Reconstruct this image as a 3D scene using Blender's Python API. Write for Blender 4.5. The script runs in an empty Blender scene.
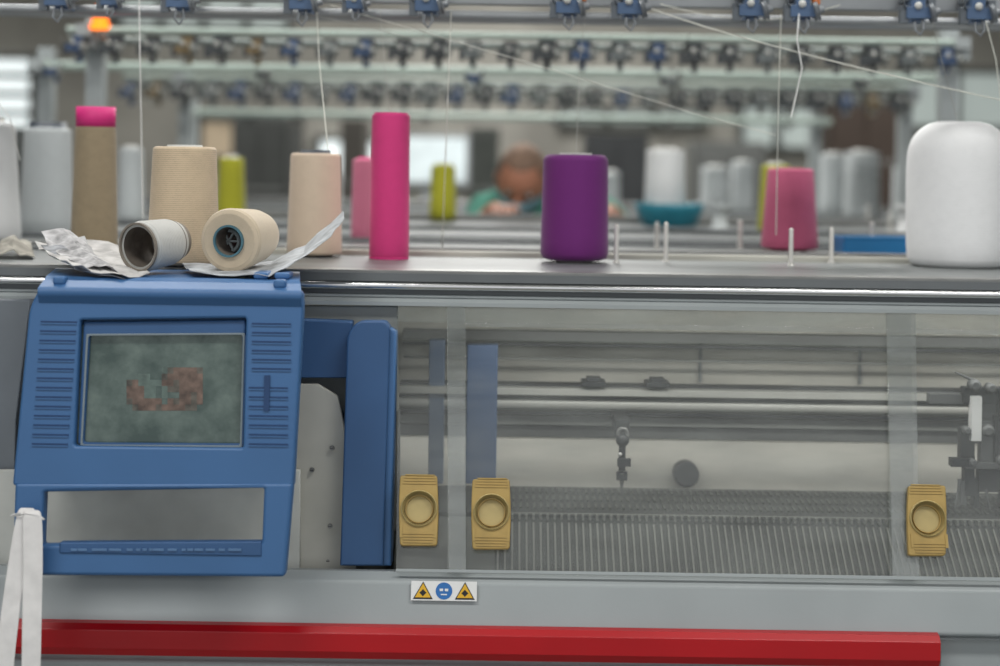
import bpy, math, random
from mathutils import Vector, Matrix, noise
random.seed(4)
F=1625.0; CX=500.0; HY=170.0; TH=0.0150; CZ=1.5; H=0.161; T=CZ-H
ct_,st_=math.cos(TH),math.sin(TH)
def ray(px,py):
    dx=px-CX; dy=py-HY
    return Vector(((dx*ct_+dy*st_)/F,1.0,-(-dx*st_+dy*ct_)/F))
def P(px,py,d):
    r=ray(px,py)*d
    return Vector((r.x,r.y,CZ+r.z))
def gd(px,py,z=T):
    return (z-CZ)/ray(px,py).z
def Z(py,d): return CZ-(py-HY)*d/F
def X(px,d,py=400): return P(px,py,d).x
class Plane:
    def __init__(s,y,z,t):
        s.O=Vector((0,y,z)); s.U=Vector((1,0,0)); s.V=Vector((0,math.sin(t),math.cos(t))); s.N=Vector((0,-math.cos(t),math.sin(t)))
        s.M=Matrix(((1,0,0,0),(0,s.V.y,s.N.y,y),(0,s.V.z,s.N.z,z),(0,0,0,1)))
    def px(s,px,py):
        r=ray(px,py); o=Vector((0,0,CZ))
        k=(s.O-o).dot(s.N)/r.dot(s.N); p=o+r*k-s.O
        return (p.dot(s.U),p.dot(s.V))
# ---------------- materials
def lin(c):
    return tuple(((x/255)/12.92 if x/255<=0.04045 else ((x/255+0.055)/1.055)**2.4) for x in c)
MATS={}
def mat(name,col,rough=0.5,metal=0.0,var=0.06,nscale=8,bump=0.0,bscale=60,emit=0,spec=0.5,stretch=None):
    if name in MATS: return MATS[name]
    m=bpy.data.materials.new(name); m.use_nodes=True; nt=m.node_tree; N=nt.nodes; L=nt.links
    b=N['Principled BSDF']; c=lin(col)
    b.inputs['Roughness'].default_value=rough; b.inputs['Metallic'].default_value=metal
    b.inputs['Specular IOR Level'].default_value=spec
    tc=N.new('ShaderNodeTexCoord'); mp=N.new('ShaderNodeMapping')
    if stretch: mp.inputs['Scale'].default_value=stretch
    L.new(tc.outputs['Object'],mp.inputs['Vector'])
    n=N.new('ShaderNodeTexNoise'); n.inputs['Scale'].default_value=nscale; n.inputs['Detail'].default_value=5
    L.new(mp.outputs[0],n.inputs['Vector'])
    r=N.new('ShaderNodeValToRGB')
    r.color_ramp.elements[0].position=0.3; r.color_ramp.elements[1].position=0.7
    r.color_ramp.elements[0].color=tuple(max(0,x*(1-var*2)) for x in c)+(1,)
    r.color_ramp.elements[1].color=tuple(min(1,x*(1+var*2)) for x in c)+(1,)
    L.new(n.outputs['Fac'],r.inputs[0]); L.new(r.outputs[0],b.inputs['Base Color'])
    if emit:
        L.new(r.outputs[0],b.inputs['Emission Color']); b.inputs['Emission Strength'].default_value=emit
    if bump:
        n2=N.new('ShaderNodeTexNoise'); n2.inputs['Scale'].default_value=bscale
        L.new(mp.outputs[0],n2.inputs['Vector'])
        bp=N.new('ShaderNodeBump'); bp.inputs['Strength'].default_value=bump; bp.inputs['Distance'].default_value=0.002
        L.new(n2.outputs['Fac'],bp.inputs['Height']); L.new(bp.outputs[0],b.inputs['Normal'])
    MATS[name]=m; return m
def yarn(name,col,strength=0.5,scale=95,cross=True):
    if name in MATS: return MATS[name]
    m=bpy.data.materials.new(name); m.use_nodes=True; nt=m.node_tree; N=nt.nodes; L=nt.links
    b=N['Principled BSDF']; c=lin(col); b.inputs['Roughness'].default_value=0.75; b.inputs['Sheen Weight'].default_value=0.2
    tc=N.new('ShaderNodeTexCoord')
    w=N.new('ShaderNodeTexWave'); w.bands_direction='Z'; w.inputs['Scale'].default_value=scale; w.inputs['Distortion'].default_value=2.2; w.inputs['Detail'].default_value=3; w.inputs['Detail Scale'].default_value=4
    L.new(tc.outputs['Object'],w.inputs['Vector'])
    n=N.new('ShaderNodeTexNoise'); n.inputs['Scale'].default_value=60; n.inputs['Detail'].default_value=6; L.new(tc.outputs['Object'],n.inputs['Vector'])
    mx=N.new('ShaderNodeMath'); mx.operation='ADD'; L.new(w.outputs['Fac'],mx.inputs[0]); L.new(n.outputs['Fac'],mx.inputs[1])
    r=N.new('ShaderNodeValToRGB'); k=0.16*strength
    r.color_ramp.elements[0].position=0.2; r.color_ramp.elements[0].color=tuple(x*(1-k*1.6) for x in c)+(1,)
    r.color_ramp.elements[1].position=1.0; r.color_ramp.elements[1].color=tuple(min(1,x*(1+k*.6)) for x in c)+(1,)
    L.new(mx.outputs[0],r.inputs[0]); L.new(r.outputs[0],b.inputs['Base Color'])
    bp=N.new('ShaderNodeBump'); bp.inputs['Strength'].default_value=0.25*strength; bp.inputs['Distance'].default_value=0.001
    L.new(w.outputs['Fac'],bp.inputs['Height']); L.new(bp.outputs[0],b.inputs['Normal'])
    MATS[name]=m; return m
def clear(name,haze,tint=(200,205,200),gloss=0.06,rough=.10):
    m=bpy.data.materials.new(name); m.use_nodes=True; nt=m.node_tree; N=nt.nodes; L=nt.links
    N.clear(); out=N.new('ShaderNodeOutputMaterial')
    t=N.new('ShaderNodeBsdfTransparent'); t.inputs[0].default_value=(.965,.97,.965,1)
    d=N.new('ShaderNodeBsdfDiffuse'); d.inputs[0].default_value=lin(tint)+(1,)
    g=N.new('ShaderNodeBsdfGlossy'); g.inputs['Roughness'].default_value=rough
    m1=N.new('ShaderNodeMixShader'); m2=N.new('ShaderNodeMixShader')
    tc=N.new('ShaderNodeTexCoord'); mp=N.new('ShaderNodeMapping'); mp.inputs['Scale'].default_value=(3,12,3)
    L.new(tc.outputs['Object'],mp.inputs[0])
    n=N.new('ShaderNodeTexNoise'); n.inputs['Scale'].default_value=2.2; n.inputs['Detail'].default_value=6; L.new(mp.outputs[0],n.inputs['Vector'])
    mr=N.new('ShaderNodeMapRange'); mr.inputs[1].default_value=.35; mr.inputs[2].default_value=.7
    mr.inputs[3].default_value=haze*.5; mr.inputs[4].default_value=haze*1.6  # diffuse plastic haze; its streaks stand in for reflections on the cover
    L.new(n.outputs['Fac'],mr.inputs[0]); L.new(mr.outputs[0],m1.inputs[0])
    L.new(t.outputs[0],m1.inputs[1]); L.new(d.outputs[0],m1.inputs[2])
    m2.inputs[0].default_value=gloss; L.new(m1.outputs[0],m2.inputs[1]); L.new(g.outputs[0],m2.inputs[2])
    L.new(m2.outputs[0],out.inputs[0]); return m
# ---------------- mesh builder
def link(o,parent=None):
    bpy.context.scene.collection.objects.link(o)
    if parent: o.parent=parent
    return o
def empty(name,loc=(0,0,0)):
    o=bpy.data.objects.new(name,None); o.location=loc; o.empty_display_size=.05; return link(o)
class MB:
    def __init__(s): s.v=[];s.f=[];s.m=[];s.s=[]
    def add(s,vs,fs,mi=0,sm=False):
        k=len(s.v); s.v+= [tuple(v) for v in vs]
        for f in fs: s.f.append([i+k for i in f]); s.m.append(mi); s.s.append(sm)
    def box(s,c,sz,mi=0,M=None):
        c=Vector(c); vs=[]
        for x in(-.5,.5):
            for y in(-.5,.5):
                for z in(-.5,.5):
                    q=Vector((x*sz[0],y*sz[1],z*sz[2]))
                    if M: q=M@q
                    vs.append(c+q)
        s.add(vs,[(0,1,3,2),(4,6,7,5),(0,4,5,1),(2,3,7,6),(0,2,6,4),(1,5,7,3)],mi)
    def tube(s,pts,rad,mi=0,seg=12,caps=True,sm=True):
        pts=[Vector(p) for p in pts]; n=len(pts)
        if not hasattr(rad,'__len__'): rad=[rad]*n
        vs=[];fs=[]; up=None
        for i,p in enumerate(pts):
            d=(pts[min(i+1,n-1)]-pts[max(i-1,0)]).normalized()
            if up is None: up=Vector((0,0,1)) if abs(d.z)<.9 else Vector((0,1,0))
            a=d.cross(up).normalized(); b=a.cross(d).normalized(); up=b
            for k in range(seg):
                t=2*math.pi*k/seg; vs.append(p+(a*math.cos(t)+b*math.sin(t))*rad[i])
        for i in range(n-1):
            for k in range(seg):
                fs.append((i*seg+k,i*seg+(k+1)%seg,(i+1)*seg+(k+1)%seg,(i+1)*seg+k))
        s.add(vs,fs,mi,sm)
        if caps:
            s.add(vs[:seg],[tuple(range(seg))[::-1]],mi); s.add(vs[-seg:],[tuple(range(seg))],mi)
    def lathe(s,prof,M=None,seg=48,mi=0,sm=True):
        M=M or Matrix(); 
        for j in range(len(prof)-1):
            a=prof[j]; b=prof[j+1]; m=a[2] if len(a)>2 else mi; vs=[]
            for (r,z) in((a[0],a[1]),(b[0],b[1])):
                for k in range(seg):
                    t=2*math.pi*k/seg; vs.append(M@Vector((r*math.cos(t),r*math.sin(t),z)))
            s.add(vs,[(k,(k+1)%seg,seg+(k+1)%seg,seg+k) for k in range(seg)],m,sm)
    def ell(s,c,r,mi=0,M=None,nu=20,nv=12,fn=None):
        vs=[];c=Vector(c)
        for j in range(nv+1):
            ph=math.pi*j/nv
            for i in range(nu):
                t=2*math.pi*i/nu
                q=Vector((math.sin(ph)*math.cos(t),math.sin(ph)*math.sin(t),math.cos(ph)))
                q=fn(q) if fn else Vector((q.x*r[0],q.y*r[1],q.z*r[2]))
                if M: q=M@q
                vs.append(c+q)
        fs=[]
        for j in range(nv):
            for i in range(nu): fs.append((j*nu+i,(j+1)*nu+i,(j+1)*nu+(i+1)%nu,j*nu+(i+1)%nu))
        s.add(vs,fs,mi,True)
    def torus(s,c,R,r,axis='y',mi=0,M=None,nu=32,nv=10):
        vs=[];c=Vector(c)
        for i in range(nu):
            t=2*math.pi*i/nu
            for j in range(nv):
                p=2*math.pi*j/nv; q=Vector(((R+r*math.cos(p))*math.cos(t),(R+r*math.cos(p))*math.sin(t),r*math.sin(p)))
                if axis=='y': q=Vector((q.x,-q.z,q.y))
                if M: q=M@q
                vs.append(c+q)
        s.add(vs,[(i*nv+j,((i+1)%nu)*nv+j,((i+1)%nu)*nv+(j+1)%nv,i*nv+(j+1)%nv) for i in range(nu) for j in range(nv)],mi,True)
    def extx(s,prof,x0,x1,mi=0,sm=False):
        n=len(prof); vs=[(x0,y,z) for y,z in prof]+[(x1,y,z) for y,z in prof]
        s.add(vs,[(i,(i+1)%n,n+(i+1)%n,n+i) for i in range(n)],mi,sm)
        s.add(vs[:n],[tuple(range(n))[::-1]],mi); s.add(vs[n:],[tuple(range(n))],mi)
    def build(s,name,mats,parent=None,loc=(0,0,0),bevel=0,M=None,weld=False):
        me=bpy.data.meshes.new(name); me.from_pydata(s.v,[],s.f)
        for m in mats: me.materials.append(m)
        me.polygons.foreach_set('material_index',s.m); me.polygons.foreach_set('use_smooth',s.s); me.update()
        import bmesh
        bm=bmesh.new(); bm.from_mesh(me)
        if weld: bmesh.ops.remove_doubles(bm,verts=bm.verts,dist=1e-6)
        bmesh.ops.recalc_face_normals(bm,faces=bm.faces); bm.to_mesh(me); bm.free()
        o=bpy.data.objects.new(name,me); o.location=loc; link(o,parent)
        if M: o.matrix_local=M
        if bevel:
            b=o.modifiers.new('bevel','BEVEL'); b.width=bevel; b.segments=3; b.limit_method='ANGLE'; b.angle_limit=math.radians(40)
        return o
def rr(pts,r,n=6):
    out=[];k=len(pts)
    if not hasattr(r,'__len__'): r=[r]*k
    for i in range(k):
        p=Vector(pts[i]);a=Vector(pts[i-1])-p;b=Vector(pts[(i+1)%k])-p
        ra=min(r[i],a.length*.45,b.length*.45)
        if ra<=0: out.append(tuple(p)); continue
        A=p+a.normalized()*ra;B=p+b.normalized()*ra
        for j in range(n+1):
            t=j/n; q=A*(1-t)**2+p*2*t*(1-t)+B*t*t; out.append((q.x,q.y))
    return out
def plate(name,pl,outer,holes,thick,bev,m,parent,off=0.0):
    cu=bpy.data.curves.new(name,'CURVE'); cu.dimensions='2D'; cu.fill_mode='BOTH'
    for loop in [outer]+holes:
        sp=cu.splines.new('POLY'); sp.points.add(len(loop)-1)
        for i,p in enumerate(loop): sp.points[i].co=(p[0],p[1],0,1)
        sp.use_cyclic_u=True
    cu.extrude=max(1e-5,thick/2-bev); cu.bevel_depth=bev; cu.bevel_resolution=2; cu.offset=-bev
    o=bpy.data.objects.new(name+'_c',cu); bpy.context.scene.collection.objects.link(o)
    bpy.context.view_layer.update()
    me=bpy.data.meshes.new_from_object(o.evaluated_get(bpy.context.evaluated_depsgraph_get()))
    bpy.data.objects.remove(o); me.name=name
    me.materials.clear(); me.materials.append(m)
    o=bpy.data.objects.new(name,me); link(o,parent)
    o.matrix_local=pl.M@Matrix.Translation((0,0,-thick/2+off))
    return o
def circ(c,r,n=40): return [(c[0]+r*math.cos(2*math.pi*i/n),c[1]+r*math.sin(2*math.pi*i/n)) for i in range(n)]

# palette
grey=mat('painted_grey_metal',(160,166,167),.42,0,.03,6,.05,200)
grey2=mat('painted_grey_dark',(112,117,119),.45,0,.05,6)
tabm=mat('table_grey',(118,122,122),.38,0,.08,5,stretch=(.6,3,1))
alum=mat('aluminium',(150,153,155),.35,.5,.05,10)
chrome=mat('chrome_rail',(225,225,225),.2,1.0,.02,10)
steel=mat('steel_dull',(135,135,133),.38,.7,.06,20)
dark=mat('dark_metal',(44,46,48),.45,.3,.1,20)
lipd=mat('lip_dark_grey',(98,102,104),.4,.3,.05)  # plain darker grey for the lip and table strips
black=mat('black_plastic',(22,22,24),.5,0,.05)
beige=mat('inner_plate',(188,186,176),.5,0.0,.10,5,stretch=(1,1,4))
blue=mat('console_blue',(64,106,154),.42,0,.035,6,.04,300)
blue2=mat('console_blue_dark',(54,90,134),.5,0,.04)  # darker blue for post, bracket, bezel and ledge
blued=mat('vent_blue',(36,66,108),.6,0,.03)
red=mat('red_trim',(182,12,24),.3,0,.03)
gold=mat('ochre_plastic',(176,148,86),.42,0,.06,30)
goldd=mat('ochre_plastic_inner',(180,162,110),.5,0,.05,30)
white=mat('white_plastic',(232,232,230),.45,0,.02)
paper=mat('paper_grey_white',(186,184,182),.8,0,.16,30)
pinm=mat('pin_steel',(225,222,216),.35,.3,.02)
disc=mat('tension_disc',(128,132,136),.42,.4,.06)
orange=mat('orange_plastic',(196,110,50),.5)

# ---------------- room
floor=MB(); floor.box((0,6,-.05),(14,20,.1)); floor.build('floor',[mat('floor_epoxy',(120,124,120),.4,0,.06,2)])
w=MB(); w.box((0,14.05,2),(14,.1,4)); w.build('wall_back',[mat('wall_paint',(164,161,153),.8,0,.16,1.2)])
w=MB(); w.box((-6.95,6,2),(.1,16,4)); w.build('wall_left',[mat('wall_paint_l',(140,142,138),.8,0,.08,1.5)])
w=MB(); w.box((6.95,6,2),(.1,16,4)); w.build('wall_right',[mat('wall_paint_r',(140,142,138),.8,0,.08,1.5)])
w=MB(); w.box((0,6,4.05),(14,16,.1)); w.build('ceiling',[mat('ceiling_paint',(160,162,160),.8,0,.05,1.5)])
glow=mat('window_daylight',(222,230,230),.5,0,.02,2,emit=1.2)
glow2=mat('window_daylight_dim',(178,188,184),.5,0,.03,2,emit=.5)
def window(name,l,r,t,b,d,cols,rows,gm):
    e=MB(); a=P(l,t,d); c=P(r,b,d); y=d
    x0,x1,z0,z1=a.x,c.x,c.z,a.z
    e.box(((x0+x1)/2,y,(z0+z1)/2),(x1-x0,.02,z1-z0),0)
    for i in range(cols+1):
        xx=x0+(x1-x0)*i/cols; e.box((xx,y-.03,(z0+z1)/2),(.06,.06,z1-z0+.06),1)
    for i in range(rows+1):
        zz=z0+(z1-z0)*i/rows; e.box(((x0+x1)/2,y-.03,zz),(x1-x0,.06,.05),1)
    return e.build(name,[gm,mat('window_frame',(90,92,90),.5)])
window('window_1',318,468,138,186,13.96,2,1,glow)
window('window_2',-60,34,56,132,13.96,1,4,glow)
window('window_3',560,700,108,126,13.96,3,1,glow2)
window('window_4',740,812,104,150,13.96,2,1,glow2)
window('window_5',120,290,-10,30,13.96,4,1,glow2)
window('window_6',200,300,118,160,13.96,2,1,mat('window_beige',(190,172,146),.6,emit=.25))
window('window_7',900,1010,70,130,13.96,2,1,glow2)
def cabinet(name,l,r,t,d,col,depth=.5):
    a=P(l,t,d); b=P(r,t,d); e=MB(); zt=a.z; wd=b.x-a.x; cx=(a.x+b.x)/2
    e.box((cx,d,zt/2),(wd,depth,zt),0)
    for k in range(1,4): e.box((cx,d-depth/2-.008,zt*k/4),(wd*.94,.012,.02),1)
    for sx in(-.24,.24):
        e.box((cx+sx*wd,d-depth/2-.006,zt*.5),(wd*.44,.01,zt*.94),0); e.box((cx+sx*wd*.3,d-depth/2-.02,zt*.55),(.02,.02,.14),1)
    e.build(name,[mat('cab_%d%d%d'%col,col,.6),steel],bevel=.006)
cabinet('storage_cabinet',822,893,80,10.5,(66,54,46))
cabinet('storage_cabinet',238,292,122,11,(60,62,60))
cabinet('storage_cabinet',585,645,134,10,(60,62,64))
cabinet('storage_cabinet',344,368,120,12,(80,76,70))
cabinet('storage_cabinet',690,760,142,11,(110,112,110))
cabinet('storage_cabinet',470,500,128,12,(80,84,80))
cabinet('storage_cabinet',-40,30,126,11,(72,76,76))

# ---------------- main machine
mach=empty('flat_knitting_machine',(0,2.6,0)); 
OFF=Vector((0,-2.6,0))
def par(o,p=mach,off=OFF):
    o.location=Vector(o.location)+off; return o
YF=2.56
t=MB()
XL,XR=-1.25,1.35
t.extx([(YF,T),(3.72,T),(3.72,T-.03),(YF,T-.03)],XL,XR,0)
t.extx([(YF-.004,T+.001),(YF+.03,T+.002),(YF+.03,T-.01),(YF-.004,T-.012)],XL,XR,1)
t.box((0.05,3.02,T+.003),(2.6,.012,.006),2); t.box((0.05,3.2,T+.004),(2.6,.03,.008),1); t.box((0.05,3.55,T+.004),(2.6,.03,.008),2)
par(t.build('table_top',[tabm,steel,lipd],mach,bevel=.002))
t=MB()
z=lambda py,d=2.55: Z(py,d)
t.extx([(2.555,z(275)),(2.552,z(283)),(2.60,z(283)),(2.60,z(275))],XL,XR,2)
t.tube([(XL,2.553,z(287.5)),(XR,2.553,z(287.5))],.0060,1,16)
t.extx([(2.565,z(291)),(2.565,z(299)),(2.62,z(299)),(2.62,z(291))],XL,XR,2)
t.tube([(XL,2.560,z(298)),(XR,2.560,z(298))],.0030,0,12)
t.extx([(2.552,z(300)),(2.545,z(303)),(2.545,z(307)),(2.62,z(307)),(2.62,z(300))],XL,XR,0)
par(t.build('front_rail',[grey,chrome,lipd],mach))
cov=Plane(2.55,Z(305,2.55),math.radians(20))
clearA=clear('acrylic_cover',.055,gloss=.045,rough=.16); clearB=clear('frosted_edge',.20,(175,180,178),.06)
def quad(pl,pts,off=0): return [pl.px(*p) for p in pts]
def cplate(name,pts,m,off,th=.004,bev=.0005,pl=cov,holes=[],r=0):
    return par(plate(name,pl,rr(quad(pl,pts),r) if r else quad(pl,pts),holes,th,bev,m,mach,off))
cplate('cover_pane_left',[(396,572),(398,303),(466,304),(466,572)],clearA,0)
cplate('cover_pane_centre',[(447,573),(447,304),(912,311),(916,580)],clearA,-.008)
cplate('cover_pane_right',[(890,580),(886,310),(1150,315),(1160,584)],clearA,0)
cplate('cover_edge_a',[(449,573),(447,304),(465,304),(466,573)],clearB,.004,.003)
cplate('cover_edge_b',[(892,579),(886,311),(915,311),(919,580)],clearB,.004,.003)
cplate('cover_top_strip',[(466,327),(466,323),(1150,333),(1150,338)],clearB,.005,.003)
cplate('cover_bottom_strip',[(396,572),(396,569),(1150,580),(1150,584)],grey,.005,.003)
cplate('cover_top_fill',[(398,322),(398,304),(1150,313),(1150,332)],clear('cover_top_haze',.16,(175,180,175)),.002,.002)
def handle(cx,cy):
    pl=cov; hw=19.5; 
    pts=[pl.px(cx-hw+1,cy-35),pl.px(cx+hw-1,cy-35),pl.px(cx+hw+.5,cy),pl.px(cx+hw-1,cy+35),pl.px(cx-hw+1,cy+35),pl.px(cx-hw-.5,cy)]
    c=pl.px(cx+.5,cy-2); R=.0245
    e=empty('sliding_cover_handle',pl.M@Vector((c[0],c[1],.008)))
    lp=Plane(0,0,math.radians(20))
    loc=[(p[0]-c[0],p[1]-c[1]) for p in pts]
    o=plate('grip_plate',lp,rr(loc,[.005,.005,.03,.005,.005,.03]),[circ((0,0),R)],.011,.002,gold,e,.008)
    b=MB(); 
    b.lathe([(0,-.001),(R*.9,-.001),(R,.003),(R,.010),(R*1.04,.0125),(R*1.1,.011),(R*1.12,.008)],mi=1)
    b.lathe([(R*.78,.0),(R*.80,.004),(R*.84,.004),(R*.86,0)],mi=0)
    for k in(-1,1):
        for j in range(4): b.box((0,k*(.037+.0042*j),.0085),(.05-.002*j,.0016,.0018),0)
    b.box((-.0255,-.033,.0085),(.004,.02,.002),0); b.box((.0255,-.033,.0085),(.004,.02,.002),0)
    b.build('finger_cup',[gold,goldd],e,M=lp.M)
handle(419,512); handle(491,515.5); handle(924.5,522)
# interior
t=MB()
t.box((.45,3.0,Z(400,2.9)-.05),(1.9,.02,.62),0)
t.box((.45,2.90,Z(462,2.90)),(1.9,.02,.09),0)
for px in (700,860): t.box((X(px,2.98),2.985,Z(355,2.98)),(.006,.006,.09),1)
par(t.build('inner_back_panel',[beige,grey2],mach,bevel=.002))
satin=mat('satin_rail',(158,158,152),.42,.1,.06,6,stretch=(1,1,6)); satd=mat('satin_rail_dark',(112,114,110),.45,.1,.06)
t=MB()
x0,x1=X(400,2.8),1.35
t.box(((x0+x1)/2,2.80,Z(384,2.80)),(x1-x0,.04,.006),3)
t.box(((x0+x1)/2,2.77,Z(390,2.77)),(x1-x0,.03,.012),0)
t.box(((x0+x1)/2,2.78,Z(396,2.78)),(x1-x0,.03,.003),3)
t.tube([(x0,2.775,Z(403,2.775)),(x1,2.775,Z(403,2.775))],.0098,0,24)
t.box(((x0+x1)/2,2.79,Z(411,2.79)),(x1-x0,.03,.006),3)
t.box(((x0+x1)/2,2.81,Z(418,2.81)),(x1-x0,.04,.016),4)
t.box(((x0+x1)/2,2.82,Z(429,2.82)),(x1-x0,.04,.020),2)
t.box(((x0+x1)/2,2.86,Z(335,2.86)),(x1-x0,.03,.018),2)
t.box(((x0+x1)/2,2.845,Z(344,2.845)),(x1-x0,.01,.006),3)
t.box(((x0+x1)/2,2.90,Z(358,2.90)),(x1-x0,.01,.004),4)
for px in(592,655):
    t.box((X(px,2.8),2.77,Z(381,2.77)),(.040,.05,.008),3); t.box((X(px,2.8),2.77,Z(377.5,2.77)),(.024,.03,.008),3)
par(t.build('guide_rails',[satin,steel,mat('rail_dark_grey',(84,86,84),.45,.2,.05),dark,satd],mach,bevel=.001))  # the channel and upper bar are a darker grey
bedm=mat('needle_bed_metal',(84,86,80),.55,.2,.08,40); ndl=mat('needle_steel',(112,113,106),.5,.1,.05); gap=mat('needle_gap',(58,61,57),.6,.2,.1)
t=MB()
yA,zA=2.585,Z(517,2.585); yB,zB=2.485,Z(580,2.485)
bx0,bx1=X(397,2.6),1.35
t.extx([(yA,zA),(yB,zB),(yB,zB-.05),(yA,zA-.12)],bx0,bx1,2)
yC,zC=2.80,Z(486,2.80); yD,zD=2.62,Z(513,2.62)
t.extx([(yC,zC),(yD,zD),(yD,zD-.10),(yC,zC-.10)],bx0,bx1,2)
t.box(((bx0+bx1)/2,2.60,zA-.02),(bx1-bx0,.05,.02),2)
sx=X(500,2.60); i=0
dv=Vector((0,yB-yA,zB-zA)); L=dv.length; R=Matrix.Rotation(math.atan2(-dv.z,-dv.y),3,'X')
dv2=Vector((0,yD-yC,zD-zC)); L2=dv2.length; R2=Matrix.Rotation(math.atan2(-dv2.z,-dv2.y),3,'X')
nrm=(R@Vector((0,0,1))); 
while sx+i*.0112<bx1:
    xx=sx+i*.0112
    t.box(Vector((xx,(yA+yB)/2,(zA+zB)/2))+nrm*.001,(.0030,L*.80,.005),1,R)
    t.box((xx,yA-.004,zA+.003),(.0034,.016,.008),1)
    for q in range(3):
        f_=.2+.28*q; t.box((xx+.003,yC+(yD-yC)*f_,zC+(zD-zC)*f_+.0015),(.0036,.028,.004),0,R2)
    i+=1
t.tube([(sx,yA-.002,zA+.007),(bx1,yA-.002,zA+.007)],.0016,1,8)
t.tube([(sx,2.79,Z(487,2.79)),(bx1,2.79,Z(487,2.79))],.0022,0,8)
t.box(Vector(((bx0+sx)/2,(yA+yB)/2,(zA+zB)/2))+nrm*.002,(sx-bx0-.01,L*.9,.008),0,R)
par(t.build('needle_bed',[bedm,ndl,gap],mach))
def feedr(px,s=1.0):
    b=MB(); d=2.68; x=X(px,d)
    zz=lambda py: Z(py,d)
    b.box((x,d+.05,zz(424)),(.024*s,.09,.018),0)
    b.box((x,d+.01,zz(424)),(.022*s,.012,.012),0)
    b.ell((x,d-.004,zz(438)),(.011*s,.009,.011),0)
    b.torus((x,d-.004,zz(431)),.008,.0028,'y',1)
    b.box((x,d,zz(452)),(.011*s,.006,.055),0)
    b.box((x+.003,d-.004,zz(460)),(.022*s,.008,.013),0)
    b.box((x,d,zz(474)),(.018*s,.008,.014),0)
    b.tube([(x,d,zz(470)),(x+.001,d+.01,zz(487))],[.006,.002],1,10)
    b.ell((x-.004,d-.006,zz(452)),(.0035,.004,.0035),2)
    return b.build('yarn_feeder',[dark,steel,mat('ceramic_dot',(180,180,176),.3),white],mach,bevel=.001)
par(feedr(623)); 
t=MB(); d=2.64
for (a,b_,w,h,m,dd) in [(985,395,46,16,0,.0),(985,412,30,40,1,.01),(975,418,10,44,2,-.012),(1003,405,10,30,0,-.01),(966,445,14,36,0,0),(985,450,12,60,1,.0),(1000,440,14,50,0,-.005),(968,475,10,40,0,0),(990,480,26,22,0,-.004),(962,492,6,24,1,0),(975,492,5,28,0,0),(1004,485,8,44,1,0),(945,398,34,10,1,.01),(985,465,40,6,1,-.01),(1030,430,30,90,0,.01),(960,462,20,8,0,-.01),(1055,420,30,60,1,.0)]:
    p=P(a,b_,d+dd); k=d/F; t.box(p,(w*k,.02,h*k),m)
for (a,b_,r) in[(974,385,6),(990,388,5),(966,430,4),(987,430,6),(1000,460,5),(972,462,4)]:
    p=P(a,b_,d-.015); t.lathe([(0,.012),(r*d/F*.6,.012),(r*d/F,.008),(r*d/F,-.008),(0,-.008)],Matrix.Translation(p)@Matrix.Rotation(math.pi/2,4,'X'),20,1)
for (a,b_,c_,e_) in[(960,480,955,508),(985,485,990,510),(1000,480,1008,512),(972,380,955,372)]:
    t.tube([P(a,b_,d-.01),P(c_,e_,d-.02)],[.003,.0012],1,8)
par(t.build('feeder_carriage',[dark,mat('carriage_grey',(88,90,90),.5,.1),white],mach,bevel=.0015))
t=MB(); p=P(686,474,2.872)
t.lathe([(0,.012),(.019,.012),(.0225,.009),(.0225,-.02),(0,-.02)],Matrix.Translation(p)@Matrix.Rotation(math.pi/2,4,'X'),32,0)
t.lathe([(0,.013),(.006,.013),(.006,.008)],Matrix.Translation(p)@Matrix.Rotation(math.pi/2,4,'X'),16,1)
par(t.build('round_knob',[mat('knob_dark',(40,42,44),.5),dark],mach))
lp=Plane(2.49,Z(450,2.49),math.radians(3))
def lplate(name,pts,m,th,pl,off=0,r=0,bev=.002): 
    q=[pl.px(*p) for p in pts]; return par(plate(name,pl,rr(q,r) if r else q,[],th,bev,m,mach,off))
lplate('side_plate',[(270,572),(270,384),(318,384),(338,396),(345,430),(356,572)],beige,.01,lp,r=.004)
lplate('side_plate_upper',[(-60,420),(-60,303),(345,306),(398,306),(398,420)],mat('grey_inner',(150,154,152),.5),.01,Plane(2.56,Z(350,2.56),0),r=.002)
lplate('side_plate_lower',[(290,574),(290,410),(400,410),(400,574)],mat('grey_inner_dark',(110,112,110),.5),.01,Plane(2.56,Z(450,2.56),0),r=.002)
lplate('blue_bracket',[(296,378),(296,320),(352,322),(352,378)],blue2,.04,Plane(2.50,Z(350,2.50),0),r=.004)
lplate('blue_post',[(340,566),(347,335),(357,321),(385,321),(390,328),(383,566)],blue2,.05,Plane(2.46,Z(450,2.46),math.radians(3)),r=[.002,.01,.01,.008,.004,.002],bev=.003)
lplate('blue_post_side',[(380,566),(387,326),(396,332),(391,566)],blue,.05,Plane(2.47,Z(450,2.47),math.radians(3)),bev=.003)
lplate('blue_inner_bar',[(465,484),(467,345),(498,345),(496,484)],mat('blue_inner',(52,80,118),.5),.03,Plane(2.75,Z(400,2.75),0),r=.002)
lplate('blue_inner_bar_b',[(428,484),(429,340),(445,340),(443,484)],mat('blue_grey',(66,86,112),.5),.03,Plane(2.765,Z(400,2.765),0),r=.002)
t=MB()
for(a,b_) in[(332,448),(328,561),(330,526),(312,470)]:
    p=P(a,b_,2.484); t.lathe([(0,.003),(.003,.003),(.004,0)],Matrix.Translation(p)@Matrix.Rotation(math.pi/2,4,'X'),16,0)
    t.box(p+Vector((0,-.003,0)),(.005,.0008,.001),1)
par(t.build('screws',[steel,dark],mach))
lplate('left_side_cover',[(-60,575),(-40,300),(30,300),(16,420),(12,575)],mat('side_grey',(118,124,130),.5),.03,Plane(2.5,Z(450,2.5),0))
t=MB()
yy=2.435
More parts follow.
